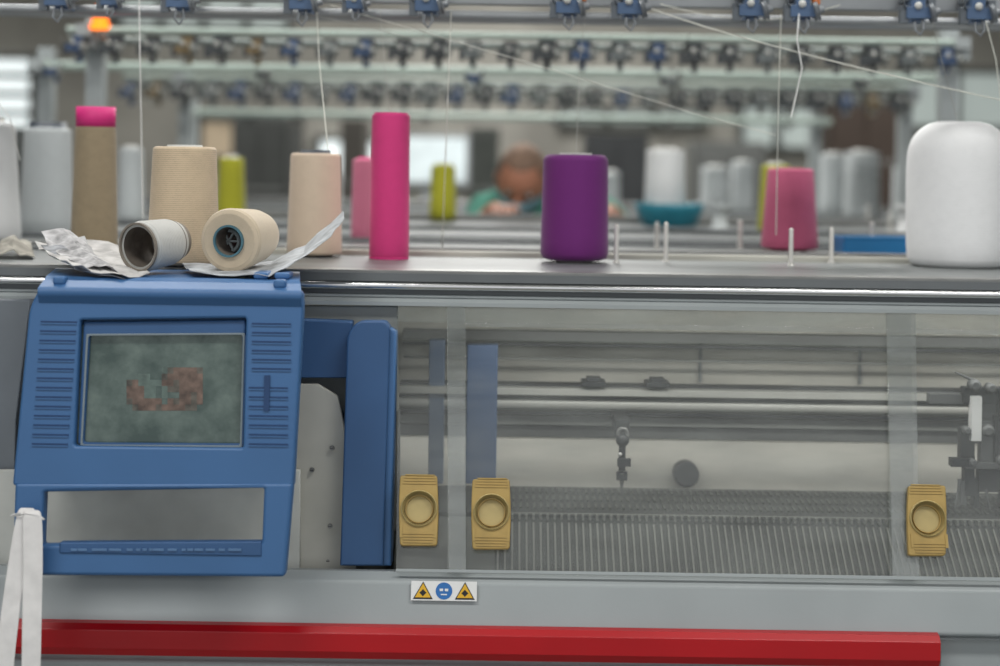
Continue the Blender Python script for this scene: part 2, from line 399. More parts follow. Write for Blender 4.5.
prof=[(2.46,Z(571,2.46)),(yy-.01,Z(573,yy-.01)),(2.405,Z(583,2.405)),(2.385,Z(628,2.385)),(2.395,Z(632,2.39)),(2.395,Z(664,2.39)),(2.385,Z(667,2.385)),(2.385,.40),(2.45,.36),(3.3,.36),(3.3,1.30),(3.02,1.30),(3.02,.80),(2.8,.78),(2.6,.80)]
t.extx(prof,XL,XR,0)
par(t.build('lower_body',[grey],mach,bevel=.004))
t=MB(); xr0,xr1=X(10,2.38,645),X(938,2.38,650)
t.extx([(2.386,Z(627,2.38)),(2.374,Z(629,2.374)),(2.366,Z(636,2.366)),(2.366,Z(654,2.366)),(2.374,Z(661,2.374)),(2.386,Z(662,2.38)),(2.395,Z(662,2.38)),(2.395,Z(627,2.38))],xr0,xr1,0)
par(t.build('red_trim_strip',[red],mach,bevel=.001))
t=MB(); t.box((xr1+.004,2.388,Z(667,2.388)),(.003,.012,.07),0)
t.box(((xr1+XR)/2,2.386,Z(632,2.386)),(XR-xr1,.01,.0015),0)
for x in(-1.1,1.1):
    t.box((x,2.6,.2),(.12,.12,.4),1); t.box((x,3.2,.2),(.12,.12,.4),1); t.box((x,2.6,.01),(.2,.2,.02),1); t.box((x,3.2,.01),(.2,.2,.02),1)
par(t.build('legs_and_seams',[grey2,grey2],mach))
lb=Plane(2.3965,Z(592,2.3965),math.atan2(.02,.066)); 
lab=empty('warning_label',lb.M@Vector((*lb.px(444,591),0.001)))
b=MB(); k=2.39/F
b.box((0,0,0),(66*k,19*k,.0008),0)
def tri(cx,s,mi,z):
    b.add([(cx-s,-s*.82,z),(cx+s,-s*.82,z),(cx,s*.9,z)],[(0,1,2)],mi)
for cx in(-21*k,21*k):
    tri(cx,10*k,2,.0008); tri(cx,8*k,1,.0011)
    b.add([(cx+r_*math.cos(a),-2*k+r_*math.sin(a),.0014) for a,r_ in[(i*math.pi/4,(2.4 if i%2 else 3.6)*k) for i in range(8)]],[tuple(range(8))],2)
b.lathe([(0,.0012),(8.3*k,.0012),(8.3*k,.0004)],None,32,3,False)
b.box((-2.6*k,1*k,.0016),(3.4*k,2.4*k,.0004),0); b.box((2.6*k,1*k,.0016),(3.4*k,2.4*k,.0004),0); b.box((0,-3.5*k,.0016),(6*k,1.2*k,.0004),0)
lp0=Plane(0,0,math.atan2(.02,.066))
b.build('sticker',[white,mat('label_yellow',(225,175,40),.5),black,mat('label_blue',(40,110,180),.5)],lab,M=lp0.M)

# ---------------- console
con=empty('control_console',(0,2.3,0)); CO=Vector((0,-2.3,0))
cp=Plane(2.30,Z(430,2.30),math.radians(4))
def cpl(name,pts,holes,m,th,off=0,r=.004,bev=.003):
    q=[cp.px(*p) for p in pts]
    o=plate(name,cp,rr(q,r),[rr([cp.px(*p) for p in h],.004) for h in holes],th,bev,m,con,off)
    o.location=Vector(o.location)+CO; return o
scr=[(74,446),(80,320),(246,318),(243,448)]
cpl('front_shell',[(12,486),(29,308),(38,290),(302,290),(303,306),(293,487)],[scr],blue,.03,0,[.006,.02,.008,.008,.02,.004],.004)
b=MB()
def hexa(b,f,bk,mi):
    vs=f+bk; b.add(vs,[(0,1,2,3),(7,6,5,4),(0,4,5,1),(1,5,6,2),(2,6,7,3),(3,7,4,0)],mi)
f=[P(24,480,2.335),P(292,480,2.335),P(300,298,2.335),P(38,296,2.335)]
xl=P(50,270,2.5).x; xr=P(297,270,2.5).x
bk=[Vector((f[0].x+.01,2.46,f[0].z)),Vector((f[1].x-.03,2.46,f[1].z)),Vector((xr,2.46,T-.02)),Vector((xl,2.46,T-.02))]
hexa(b,f,bk,0)
zf=P(170,291,2.305).z
prof=[(2.302,zf-.006),(2.304,zf+.002),(2.325,T-.006),(2.345,T-.002),(2.535,T-.002),(2.535,T-.03),(2.32,T-.05)]
xs=[(P(39,288,2.31).x,P(302,288,2.31).x),(P(39,288,2.31).x,P(302,288,2.31).x),(P(43,285,2.32).x,P(300,288,2.32).x),(P(45,280,2.34).x,P(299,280,2.34).x),(xl,xr),(xl,xr),(P(39,288,2.31).x,P(302,288,2.31).x)]
n=len(prof); vs=[(xs[i][0],prof[i][0],prof[i][1]) for i in range(n)]+[(xs[i][1],prof[i][0],prof[i][1]) for i in range(n)]
b.add(vs,[(i,(i+1)%n,n+(i+1)%n,n+i) for i in range(n)],0,False); b.add(vs[:n],[tuple(range(n))],0); b.add(vs[n:],[tuple(range(n))],0)
for px in(262,283): b.box((P(px,276,2.36).x,2.37,T+.003),(.022,.05,.010),0)
for px in(60,280): b.box((P(px,283,2.32).x,2.322,T-.006),(.018,.02,.012),0)
o=b.build('rear_body',[blue],con,bevel=.005); o.location=CO
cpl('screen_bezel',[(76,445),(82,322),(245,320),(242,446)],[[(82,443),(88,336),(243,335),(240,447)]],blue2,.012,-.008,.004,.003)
def lcd(name):
    m=bpy.data.materials.new(name); m.use_nodes=True; nt=m.node_tree; N=nt.nodes; L=nt.links
    b=N['Principled BSDF']; b.inputs['Roughness'].default_value=.2
    tc=N.new('ShaderNodeTexCoord'); n=N.new('ShaderNodeTexNoise'); n.inputs['Scale'].default_value=16; n.inputs['Detail'].default_value=9; n.inputs['Roughness'].default_value=.65
    L.new(tc.outputs['Object'],n.inputs['Vector'])
    r=N.new('ShaderNodeValToRGB'); r.color_ramp.elements[0].position=.38; r.color_ramp.elements[1].position=.66
    r.color_ramp.elements[0].color=lin((58,74,70))+(1,); r.color_ramp.elements[1].color=lin((98,112,106))+(1,)
    L.new(n.outputs['Fac'],r.inputs[0]); L.new(r.outputs[0],b.inputs['Base Color'])
    L.new(r.outputs[0],b.inputs['Emission Color']); b.inputs['Emission Strength'].default_value=.12
    return m
cpl('screen_glass',[(70,452),(76,325),(250,323),(247,452)],[],lcd('lcd_glass'),.004,-.016,.002,.001)
cpl('screen_rim',[(79,446),(85,334),(244,333),(241,448)],[[(81,445),(87,336),(242,335),(239,446)]],mat('rim_light',(122,134,140),.4),.003,-.007,.002,.0005)
pmA=mat('lcd_pattern_a',(106,88,78),.3,0,.3,60); pmB=mat('lcd_pattern_b',(92,88,80),.3,0,.3,60); pmC=mat('lcd_pattern_c',(92,108,102),.3,0,.2,60)
b=MB()
rowsP=["......CBAAAAB","..CC..BAAAAAA","BACCCCAABAAAA","AAACC.CBBAAAA","AAACC.C..AABA","BAAAAA.ABAABA",".BAAABAAAABB."]
for j,row in enumerate(rowsP):
    for i_,ch in enumerate(row):
        if ch=='.': continue
        x_=124+i_*5.9; y_=368+j*6.2
        q=[cp.px(x_,y_+6.3),cp.px(x_+6,y_+6.3),cp.px(x_+6,y_),cp.px(x_,y_)]
        b.add([(u,v,-.0157) for u,v in q],[(0,1,2,3)],'ABC'.index(ch))
o=b.build('screen_pattern',[pmA,pmB,pmC],con,M=cp.M); o.location=Vector(o.location)+CO
b=MB()
def rib(x0_,x1_,y,mi=0,h=.0022):
    u0,v0=cp.px(x0_,y);u1,v1=cp.px(x1_,y-(x1_-x0_)*.012)
    b.box(((u0+u1)/2,(v0+v1)/2,.0002),(u1-u0,h,.0014),mi)
    b.box(((u0+u1)/2,(v0+v1)/2-.0025,.0006),(u1-u0,.0016,.0022),1)
for i in range(14):
    y=322+i*9.4; s=(y-322)/122*9; rib(41-s,77-s*1.0,y)
for i in range(6): rib(252,291,324+i*9,)
for i in range(7): rib(249,288,388+i*9.4)
u,v=cp.px(267,393); b.box((u,v,.001),(.008,.05,.003),0)
o=b.build('vent_ribs',[blued,blue],con,M=cp.M); o.location=Vector(o.location)+CO
cpl('handle_frame',[(12,575),(15,483),(293,483),(285,577)],[[(42,545),(44,492),(264,488),(262,543)]],blue,.028,.002,.006,.005)
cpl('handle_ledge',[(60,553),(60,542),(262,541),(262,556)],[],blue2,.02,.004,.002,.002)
b=MB(); x_=75
while x_<240:
    wv=random.choice([4,6,9,12]); u,v=cp.px(x_,549); b.box((u,v,.0055),(wv*.0014,.0035,.001),0); x_+=wv+2.5
o=b.build('embossed_marks',[mat('emboss',(88,122,162),.5)],con,M=cp.M); o.location=Vector(o.location)+CO
lplate('front_apron_left',[(-20,572),(-20,470),(300,470),(300,572)],mat('behind_grey',(200,201,195),.5,0,.12,6),.01,Plane(2.475,Z(520,2.475),0))

# ---------------- yarn cones
card=mat('cardboard_core',(120,98,78),.8); coreW=mat('core_white',(195,195,190),.6); coreD=mat('core_dark',(58,66,76),.5); coreP=mat('core_pink',(222,50,130),.55)
def cone_geo(r0,r1,h,e=.008,ctr=.6,core=0,sh=.006):
    b=MB(); ct=r1*ctr; cb=r0*ctr*1.1; hh=h-e
    pr=[(cb*.9,.03,1),(cb*.9,0,1),(cb,0,1),(cb,.004,0),(r0-sh,.004,0),(r0-sh*.3,.004+sh*.3,0),(r0,.004+sh,0)]
    for i in range(1,8):
        t_=i/8; pr.append((r0+(r1-r0)*t_,.004+sh+(hh-2*sh-.004)*t_,0))
    for i in range(6):
        a_=i/5*math.pi/2; pr.append((r1-sh+sh*math.cos(a_),hh-sh+sh*math.sin(a_),0))
    pr+= [(ct,hh,1),(ct,h,1),(ct-.003,h,1),(ct-.004,h-.05,1),(0.0001,h-.05,1)]
    b.lathe(pr); return b
def cone(name,cx,wb,wt,pt,pb,ym,cm=coreW,d=None,e=.008,ctr=.55,sh=.006,zb=None):
    if d is None:
        df=gd(cx,pb); d=df+wb/2*df/F
    zb=T if zb is None else zb
    k=d/F; r0=wb/2*k; r1=wt/2*k; top=P(cx,pt,d); h=top.z-zb
    b=cone_geo(r0,r1,h,e,ctr,0,sh)
    x=P(cx,(pt+(pb or pt+60))/2,d).x
    return b.build(name,[ym,cm],None,(x,d,zb),weld=True)
N_='yarn_cone'
yw=yarn('yarn_white',(215,216,216),.3); yg=yarn('yarn_greywhite',(184,189,190),.6); yt=yarn('yarn_tan',(148,132,106),1.5,70)
yb=yarn('yarn_beige',(196,176,148),1.1,100); yc=yarn('yarn_cream',(212,192,170),.6); yp=yarn('yarn_hotpink',(216,56,126),.5); ypp=yarn('yarn_purple',(106,24,110),.5)
yr=yarn('yarn_rose',(192,90,124),.6); yl=yarn('yarn_lime',(164,162,30),.6); yk=yarn('yarn_palepink',(200,112,138),.5)
cone(N_,-8,58,44,118,244,yw,coreW,sh=.012)
cone(N_,47,52,46,122,237,yg,coreD,e=.014,ctr=.8,sh=.008)
cone(N_,95,47,40,107,254,yt,coreP,e=.036,ctr=.97,sh=.004)
cone(N_,131,27,24,145,0,yg,coreW,d=4.6)
cone(N_,184,72,63,145,268,yb,coreW,e=.003,sh=.006)
cone(N_,231,30,25,155,0,yl,coreW,d=4.8)
cone(N_,315,55,50,150,258,yc,coreD,e=.006,ctr=.6)
cone(N_,364,25,24,157,241,yk,coreP,e=.004)
cone(N_,390,40,38,113,260,yp,coreP,e=.003,ctr=.9,sh=.003)
cone(N_,443,27,24,163,222,yl,coreW,sh=.018,e=.002,ctr=.3)
cone(N_,575,68,65,153,264,ypp,coreW,e=.003,ctr=.5,sh=.012)
cone(N_,790,57,46,167,252,yr,card,e=.003)
cone(N_,775,34,28,162,0,yl,coreW,d=4.4)
for cx,wd,pt,dd,mm in[(715,30,165,6.5,yg),(833,28,152,6.5,yg),(862,36,150,6.3,yg),(742,24,160,6.6,yg),(330,22,172,6.6,yw),(610,20,170,6.6,yg),(905,26,165,6.6,yg)]:
    cone(N_,cx,wd,wd*.92,pt,0,mm,coreW,d=dd)
df=gd(958,269); d=df+.085; k=d/F; p=P(958,122,d); h=p.z-T; s=k
b=MB()
Hh=h
pr=[(30*s,.03),(30*s,0),(40*s,.0),(46*s,.005),(49*s,.016)]
for r_,t_ in[(50,.15),(50.8,.35),(51,.55),(51,.68),(50.4,.76),(49,.82),(46.5,.87),(43,.91),(38.5,.945),(33,.97),(29,.985),(25,.993)]: pr.append((r_*s,Hh*t_))
pr=[(a_,b_,0) for a_,b_ in pr]+[(22*s,Hh*.995,1),(22*s,Hh,1),(20*s,Hh,1),(19*s,Hh-.04,1),(.0001,Hh-.04,1)]
b.lathe(pr,seg=64)
b.build(N_,[yarn('yarn_bigwhite',(238,238,238),.4,70),yw],None,(P(958,200,d).x,d,T),weld=True)
def lying(px,py,d,r0,r1,L_,az,holeR,ym,cm,inner,tilt=0,nm='yarn_cone'):
    dirv=Vector((math.sin(az)*math.cos(tilt),math.cos(az)*math.cos(tilt),math.sin(tilt))).normalized()
    q=dirv.to_track_quat('Z','Y').to_matrix().to_4x4()
    b=MB()
    pr=[(holeR-.001,L_*.9,2),(holeR-.001,.0,1),(holeR-.001,-.004,1),(holeR+.002,-.004,1),(holeR+.002,0,0),(r0-.008,0.0,0),(r0-.002,.003,0),(r0,.009,0)]
    for i in range(1,8): pr.append((r0+(r1-r0)*i/8,.009+(L_-.018)*i/8,0))
    pr+=[(r1-.004,L_,0),(holeR*.8,L_,1),(holeR*.8,L_+.01,1),(holeR*.7,L_+.01,1),(holeR*.7,L_*.9,2),(holeR-.001,L_*.9,2)]
    b.lathe(pr)
    o=b.build(nm,[ym,cm,inner],None,weld=False)
    o.matrix_world=Matrix.Translation(P(px,py,d))@q
    return o
inn=mat('tube_inside',(104,96,88),.7,0,.2,40); teal=mat('core_teal',(70,110,122),.4)
lying(229,241,2.40,.0480,.040,.105,math.radians(15),.022,yarn('yarn_beige2',(196,180,156),.6,90),teal,inn,math.radians(3))
lying(139,247,2.40,.038,.035,.075,math.radians(30),.0345,yarn('yarn_striped',(184,184,180),.9,90),mat('core_grey',(128,120,110),.7),inn,math.radians(5),nm='empty_yarn_cone')
b=MB(); b.torus((0,0,0),.016,.003,'z',0)
for a_ in range(3):
    b.box((0,0,0),(.03,.003,.004),0,Matrix.Rotation(a_*math.pi/3,3,'Z'))
b.build('cone_adapter_hub',[mat('hub_grey',(150,160,162),.5)],None,M=Matrix.Translation(P(229,241,2.44))@Matrix.Rotation(math.pi/2,4,'X')@Matrix.Rotation(math.radians(-15),4,'Y'))
d=4.88; p=P(669,224,d); k=d/F
b=MB(); b.lathe([(0.0001,0),(24*k,0),(28*k,.006),(33*k,.05),(35*k,.068),(33.5*k,.068),(31*k,.05),(26*k,.012),(0.0001,.010)])
b.build('plastic_bowl',[mat('teal_plastic',(40,130,150),.4)],None,(p.x,d,T),weld=True)
cone(N_,665,41,38,147,205,yw,coreW,d=d,zb=T+.012)
df=3.35; a=P(838,250,df); c=P(915,250,df); b=MB(); x0,x1=a.x,c.x
b.box(((x0+x1)/2,df,T+.003),(x1-x0,.13,.006),0)
for sy in(-.065,.065): b.box(((x0+x1)/2,df+sy,T+.018),(x1-x0,.006,.034),0)
for xx in(x0,x1): b.box((xx,df,T+.018),(.006,.13,.034),0)
b.tube([(x0-.004,df-.067,T+.035),(x1+.004,df-.067,T+.035)],.004,0,8)
b.build('blue_plastic_tray',[mat('tray_blue',(30,116,172),.4)],bevel=.002)
pe=empty('cone_holder_pins',(0,2.6,T))
b=MB()
for (px,pt,pb) in[(616.5,224,263),(657,222,249),(666,222,262),(740,220,248),(791,228,266),(831.5,227,263),(872,222,251),(890,212,232),(868,205,226)]:
    d=gd(px,pb); p=P(px,pt,d); r=.0040 if d<3 else .0046
    x=P(px,(pt+pb)/2,d).x; h=p.z-T
    b.lathe([(r*1.5,0),(r*1.5,.002),(r,.003),(r,h-.003),(r*.6,h),(0.0001,h)],Matrix.Translation((x,d-2.6,0)),16)
b.build('pins',[pinm],pe)
# ---------------- papers / rag
def sheet(name,rows,m,th=.0012,jit=.0,sub=2,crumple=0,us=3):
    nr=len(rows);nc=len(rows[0]); R_=[[Vector(p)+Vector([random.uniform(-jit,jit) for _ in range(3)]) for p in r_] for r_ in rows]
    if crumple:
        nn=[]
        for i in range((nr-1)*us+1):
            a_=min(i//us,nr-2); ta=i/us-a_; rw=[]
            for j in range((nc-1)*us+1):
                c_=min(j//us,nc-2); tb_=j/us-c_
                p=(R_[a_][c_]*(1-ta)+R_[a_+1][c_]*ta)*(1-tb_)+(R_[a_][c_+1]*(1-ta)+R_[a_+1][c_+1]*ta)*tb_
                p=p+Vector((random.uniform(-1,1)*.3,random.uniform(-1,1)*.5,random.uniform(-.4,1)))*crumple
                rw.append(p)
            nn.append(rw)
        R_=nn; nr=len(R_);nc=len(R_[0])
    vs=[p for r_ in R_ for p in r_]
    b=MB(); b.add(vs,[(i*nc+j,i*nc+j+1,(i+1)*nc+j+1,(i+1)*nc+j) for i in range(nr-1) for j in range(nc-1)],0,not crumple)
    o=b.build(name,[m])
    if sub:
        s_=o.modifiers.new('s','SUBSURF'); s_.levels=sub; s_.render_levels=sub
        if crumple: s_.subdivision_type='SIMPLE'
    q=o.modifiers.new('t','SOLIDIFY'); q.thickness=th; return o
sheet('crumpled_paper',[[P(36,246,2.6),P(70,240,2.62),P(110,246,2.62),P(150,262,2.6)],[P(42,252,2.5),P(72,252,2.5),P(112,258,2.5),P(150,268,2.5)],[P(46,256,2.42),P(78,262,2.42),P(116,267,2.42),P(150,272,2.42)],[P(66,262,2.34),P(92,270,2.33),P(122,276,2.33),P(150,277,2.36)]],paper,.001,.004,0,.006)
sheet('crumpled_paper',[[P(40,236,2.55),P(60,231,2.55),P(84,240,2.55)],[P(50,248,2.5),P(74,244,2.5),P(96,254,2.5)],[P(66,260,2.42),P(90,256,2.42),P(112,266,2.42)],[P(84,268,2.35),P(104,266,2.35),P(128,276,2.36)]],mat('paper_b',(172,171,172),.8,0,.25,50),.001,.004,0,.006)
sheet('crumpled_paper',[[P(40,246,2.52),P(70,250,2.5)],[P(60,262,2.42),P(100,266,2.4)],[P(86,272,2.34),P(126,279,2.33)]],mat('paper_c',(140,142,146),.8,0,.3,50),.001,.003,0,.005)
sheet('cloth_rag',[[P(0,240,2.9),P(14,236,2.9),P(30,242,2.9)],[P(-4,248,2.8),P(14,242,2.78),P(34,252,2.8)],[P(-4,252,2.7),P(14,250,2.7),P(36,257,2.7)]],mat('rag_beige',(172,168,158),.9,0,.12,40),.002,.003,0,.005)
sheet('folded_paper',[[P(182,262,2.5),P(230,264,2.52),P(272,262,2.54),P(305,246,2.56),P(343,212,2.6)],[P(186,268,2.42),P(232,271,2.42),P(270,270,2.42),P(304,254,2.46),P(345,219,2.52)],[P(190,272,2.36),P(234,275,2.35),P(268,276,2.34),P(296,262,2.38),P(330,236,2.44)]],mat('paper_d',(172,176,180),.75,0,.18,40),.001,.001,0,.003)
clo=mat('cotton_tape',(238,235,233),.85,0,.04,40)
e=empty('cotton_tape_strips',(0,2.27,0))
def strip(pts,name):
    rows=[[P(a-w_/2,y,2.262+dz),P(a-w_/4,y,2.2615+dz),P(a+w_/4,y,2.2615+dz),P(a+w_/2,y,2.262+dz)] for a,y,w_,dz in pts]
    o=sheet(name,rows,clo,.001,0.0004); o.parent=e; o.location=(0,-2.27,0)
strip([(27,508,18,.0),(24,530,20,0),(18,560,19,0),(12,600,18,0),(7,640,19,0),(3,680,19,0),(-2,760,18,0)],'strip_a')
strip([(32,510,20,-.004),(33,540,20,-.004),(33,580,20,-.004),(32,620,19,-.004),(31,666,19,-.004),(30,760,18,-.004)],'strip_b')
strip([(14,516,10,-.002),(22,512,10,-.006),(34,514,10,-.006),(43,520,6,-.004)],'knot')
# ---------------- tensioner racks
tb=mat('tension_blue',(74,98,130),.4,0,.08); tcr=mat('ceramic_white',(200,200,196),.35); brass=mat('brass',(130,104,62),.4,.4)
def tens(b,x,y,z,s,v=0):
    b.box((x,y-.008*s,z+.004*s),(.016*s,.030*s,.030*s),0)
    b.box((x,y+.004*s,z+.018*s),(.026*s,.030*s,.008*s),3)
    b.box((x-.002*s,y-.028*s,z-.002*s),(.030*s,.016*s,.013*s),0)
    b.box((x-.019*s,y-.028*s,z-.004*s),(.010*s,.010*s,.020*s),3)
    M_=Matrix.Translation((x+.013*s,y-.034*s,z-.002*s))@Matrix.Rotation(math.radians(75),4,'Y')
    b.lathe([(0.0001,-.003*s),(.012*s,-.003*s),(.010*s,-.0005*s),(.012*s,.002*s),(.004*s,.003*s),(.004*s,.009*s),(.0001,.010*s)],M_,16,1)
    b.ell((x-.004*s,y-.038*s,z+.006*s),(.0045*s,.004*s,.0045*s),2)
    b.tube([(x+.002*s,y-.03*s,z-.008*s),(x+.004*s,y-.034*s,z-.020*s),(x-.001*s,y-.036*s,z-.028*s),(x-.007*s,y-.034*s,z-.022*s),(x-.006*s,y-.03*s,z-.012*s)],.0016*s,1,8)
    b.box((x+.015*s,y-.02*s,z+.011*s),(.008*s,.014*s,.008*s),5 if v%3==0 else 3)
    b.tube([(x-.016*s,y-.028*s,z),(x-.026*s,y-.05*s,z+.014*s)],.0013*s,1,8)
tm=[tb,disc,tcr,mat('clamp_grey',(96,102,108),.45,.2),brass,orange]
rk=empty('yarn_tension_rack',(0,2.9,0)); RO=Vector((0,-2.9,0))
b=MB(); d=2.92
b.tube([(-1.3,d,Z(16,d)),(1.4,d,Z(16,d))],.0090,0,20)
b.box((0.05,d+.03,Z(-6,d)),(2.7,.03,.035),0)
b.tube([(-1.3,3.3,Z(20,3.3)),(1.4,3.3,Z(20,3.3))],.008,0,20)
for x in(-1.22,1.3):
    b.box((x,d+.05,(T+2.0)/2),(.04,.04,2.0-T),0)
    b.box((x,d+.05,T+.01),(.1,.1,.02),0)
o=b.build('rack_rails',[alum],rk,bevel=.002); o.location=RO
b=MB()
for i,px in enumerate((62,112,183,305,357,430,570,631,752,803,918,978)): tens(b,X(px,2.87,10),2.90,Z(6,2.87),1.5 if px not in(112,357) else 1.1,i)
o=b.build('tensioners',tm,rk,bevel=.0006); o.location=RO
pg=mat('rack_pale_green',(168,182,173),.35,0,.05)
def rack(d,py,pxl,pxr,sp,posts,s,pyglass,gh=.02,name='background_tension_rack'):
    e=empty(name,(0,d,0)); b=MB(); xl=X(pxl,d,py); xr=X(pxr,d,py); Zr=Z(py,d)
    b.tube([(xl,d,Zr),(xr,d,Zr)],.010*s,2,16)
    zg=Z(pyglass,d-.03); b.tube([(xl,d-.03,zg),(xr,d-.03,zg)],gh,1,16)
    for pp in posts:
        x=X(pp,d+.1,py); zt=max(zg,Zr)+.06
        b.box((x,d+.1,(zt+T)/2),(.045,.05,zt-T),0); b.box((x,d+.05,Zr),(.05,.14,.04),0); b.box((x,d+.03,zg),(.04,.14,.03),0); b.box((x,d+.1,T+.01),(.1,.1,.02),0)
    o=b.build('frame',[mat('rack_grey',(165,171,171),.4,.1,.04),pg,mat('rack_tube',(140,148,144),.4,.2,.04)],e); o.location=(0,-d,0)
    b=MB(); x=xl+.03; i=0
    kit=[mat('bg_body_blue',(62,84,118),.5),mat('bg_disc',(140,142,138),.5,.1),mat('bg_ceramic',(176,176,170),.5),mat('bg_body_dark',(68,72,74),.5),mat('bg_brass',(124,106,74),.5),mat('bg_grey_part',(112,118,118),.5)]
    while x<xr:
        b2=len(b.m); tens(b,x,d-.01,Zr-.020*s,1.35*s*random.uniform(.9,1.2),1)
        b.box((x,d-.02,Zr-.046*s),(.015*s,.02*s,.022*s),0)
        rep={1:3,3:5}.get(i%4,3 if random.random()<.45 else 0)
        if random.random()<.12: rep=4
        for j in range(b2,len(b.m)):
            if b.m[j]==0: b.m[j]=rep
        x+=sp*d/F*random.uniform(.93,1.07); i+=1
    o=b.build('tensioner_row',kit,e); o.location=(0,-d,0)
rack(4.15,46,70,955,35,[97,948],1.05,36,.009)
rack(4.85,72,48,950,200,[47],.9,72,.015)
rack(5.9,90,125,915,27,[186,905],1.35,82,.010)
rack(6.7,117,180,830,120,[192,815],.6,117,.014)
def bgmachine(y0,y1,xl,xr):
    e=empty('background_knitting_machine',(0,y0,0)); b=MB()
    b.box(((xl+xr)/2,(y0+y1)/2,T-.015),(xr-xl,y1-y0,.03),0)
    b.box(((xl+xr)/2,(y0+y1)/2,.8),(xr-xl-.1,y1-y0-.15,1.05),1)
    b.box(((xl+xr)/2,y0+.06,1.25),(xr-xl-.05,.03,.10),2)
    b.box(((xl+xr)/2,y0+.05,.62),(xr-xl-.1,.04,.06),3)
    for x in(xl+.15,xr-.15):
        b.box((x,y0+.2,.14),(.12,.12,.28),1); b.box((x,y1-.2,.14),(.12,.12,.28),1)
    b.box(((xl+xr)/2,y1-.02,T+.012),(xr-xl,.03,.024),2)
    b.box(((xl+xr)/2,y0+.3,T+.006),(xr-xl,.05,.012),4)
    o=b.build('body',[tabm,grey2,steel,red,lipd],e,bevel=.004); o.location=(0,-y0,0)
bgmachine(4.0,5.05,-1.9,2.1); bgmachine(6.2,7.1,-2.6,2.8)
def bobbin(px,py,d,r,h,m):
    p=P(px,py,d); b=MB(); b.lathe([(0.0001,0),(r,0),(r,.006),(r*.7,.01),(r*.7,h-.01),(r,h-.006),(r,h),(0.0001,h)],seg=24); b.build('small_bobbin',[m],None,(p.x,d,T),weld=True)
bobbin(720,215,4.6,.03,.07,yg); bobbin(905,220,4.5,.03,.08,yw); bobbin(300,225,4.5,.03,.06,yg)
p=P(100,24,4.12); b=MB(); b.lathe([(0.0001,.05),(.012,.045),(.02,.02),(.02,0),(.026,0),(.026,-.015),(0.0001,-.015)],seg=20); b.tube([(0,0,-.015),(0,0,-.035)],.008,1,8)
b.build('orange_signal_lamp',[mat('orange_glow',(255,120,20),.4,emit=2.0),steel],None,p)
p=P(428,160,8.2); b=MB(); b.box((0,0,0),(.42,.03,.26),0); b.box((0,-.017,0),(.38,.004,.22),1); b.box((0,.02,-.3),(.05,.04,.4),0); b.box((0,.0,-.5),(.3,.2,.02),0)
b.box((0,.1,-.8),(.8,.5,.04),2); 
for sx_ in(-.36,.36):b.box((sx_,.1,(-.82-p.z)/2),(.04,.4,p.z-.82),2)
b.box((0,.1,-.65),(.34,.24,.28),0)
b.build('desk_monitor',[mat('monitor_frame',(150,154,156),.5),mat('monitor_glow',(196,206,208),.4,emit=.5),grey2],None,p,bevel=.004)

# ---------------- yarn threads
def thread(pts,m,r=.0007,sag=0):
    b=MB(); q=[]
    for i in range(len(pts)-1):
        a=Vector(pts[i]);c=Vector(pts[i+1])
        for j in range(6):
            t_=j/6; v=a.lerp(c,t_); v.z-=sag*math.sin(math.pi*t_); q.append(v)
    q.append(Vector(pts[-1])); b.tube(q,r,0,6)
    return b.build('yarn_thread',[m])
tw=mat('thread_white',(245,245,240),.8); tg=mat('thread_grey',(220,220,210),.8); td=mat('thread_dark',(160,160,154),.8)
thread([P(139,-8,2.86),P(140,60,2.86),P(143,218,2.9)],tw,.0011)
thread([P(316,-8,2.88),P(319,60,2.86),P(328,150,2.7)],tg,.0009)
thread([P(451,12,2.86),P(447,120,2.9),P(442,250,3.1)],tg,.0009)
thread([P(640,5,2.86),P(770,45,2.84),P(1010,102,2.8)],tg,.0012,.003)
thread([P(781,14,2.86),P(778,120,2.88),P(776,235,3.0)],tg,.0009)
thread([P(799,14,2.84),P(797,40,2.83),P(802,68,2.83),P(795,100,2.83),P(791,117,2.83)],tw,.0012)
thread([P(330,5,2.9),P(520,60,2.95),P(700,115,3.0),P(776,135,3.0)],tg,.0008)
thread([P(660,4,2.9),P(760,20,2.9),P(840,5,2.9)],tg,.0009,.006)
thread([P(986,22,2.84),P(996,60,2.84),P(1003,120,2.84)],tg,.0010)
thread([P(586,10,2.86),P(580,60,2.88),P(576,153,2.84)],td,.0006)
thread([P(-4,98,2.8),P(10,118,2.8),P(20,160,2.9)],tw,.0009)
thread([P(186,12,2.86),P(300,12,2.86),P(420,40,2.86),P(436,14,2.86)],td,.0006)
thread([P(690,30,3.4),P(676,90,3.9),P(667,148,4.88)],td,.0008)
thread([P(380,8,2.9),P(384,60,2.88),P(390,113,2.9)],td,.0005)
thread([P(930,12,2.88),P(944,70,2.88),P(958,122,2.9)],td,.0006)

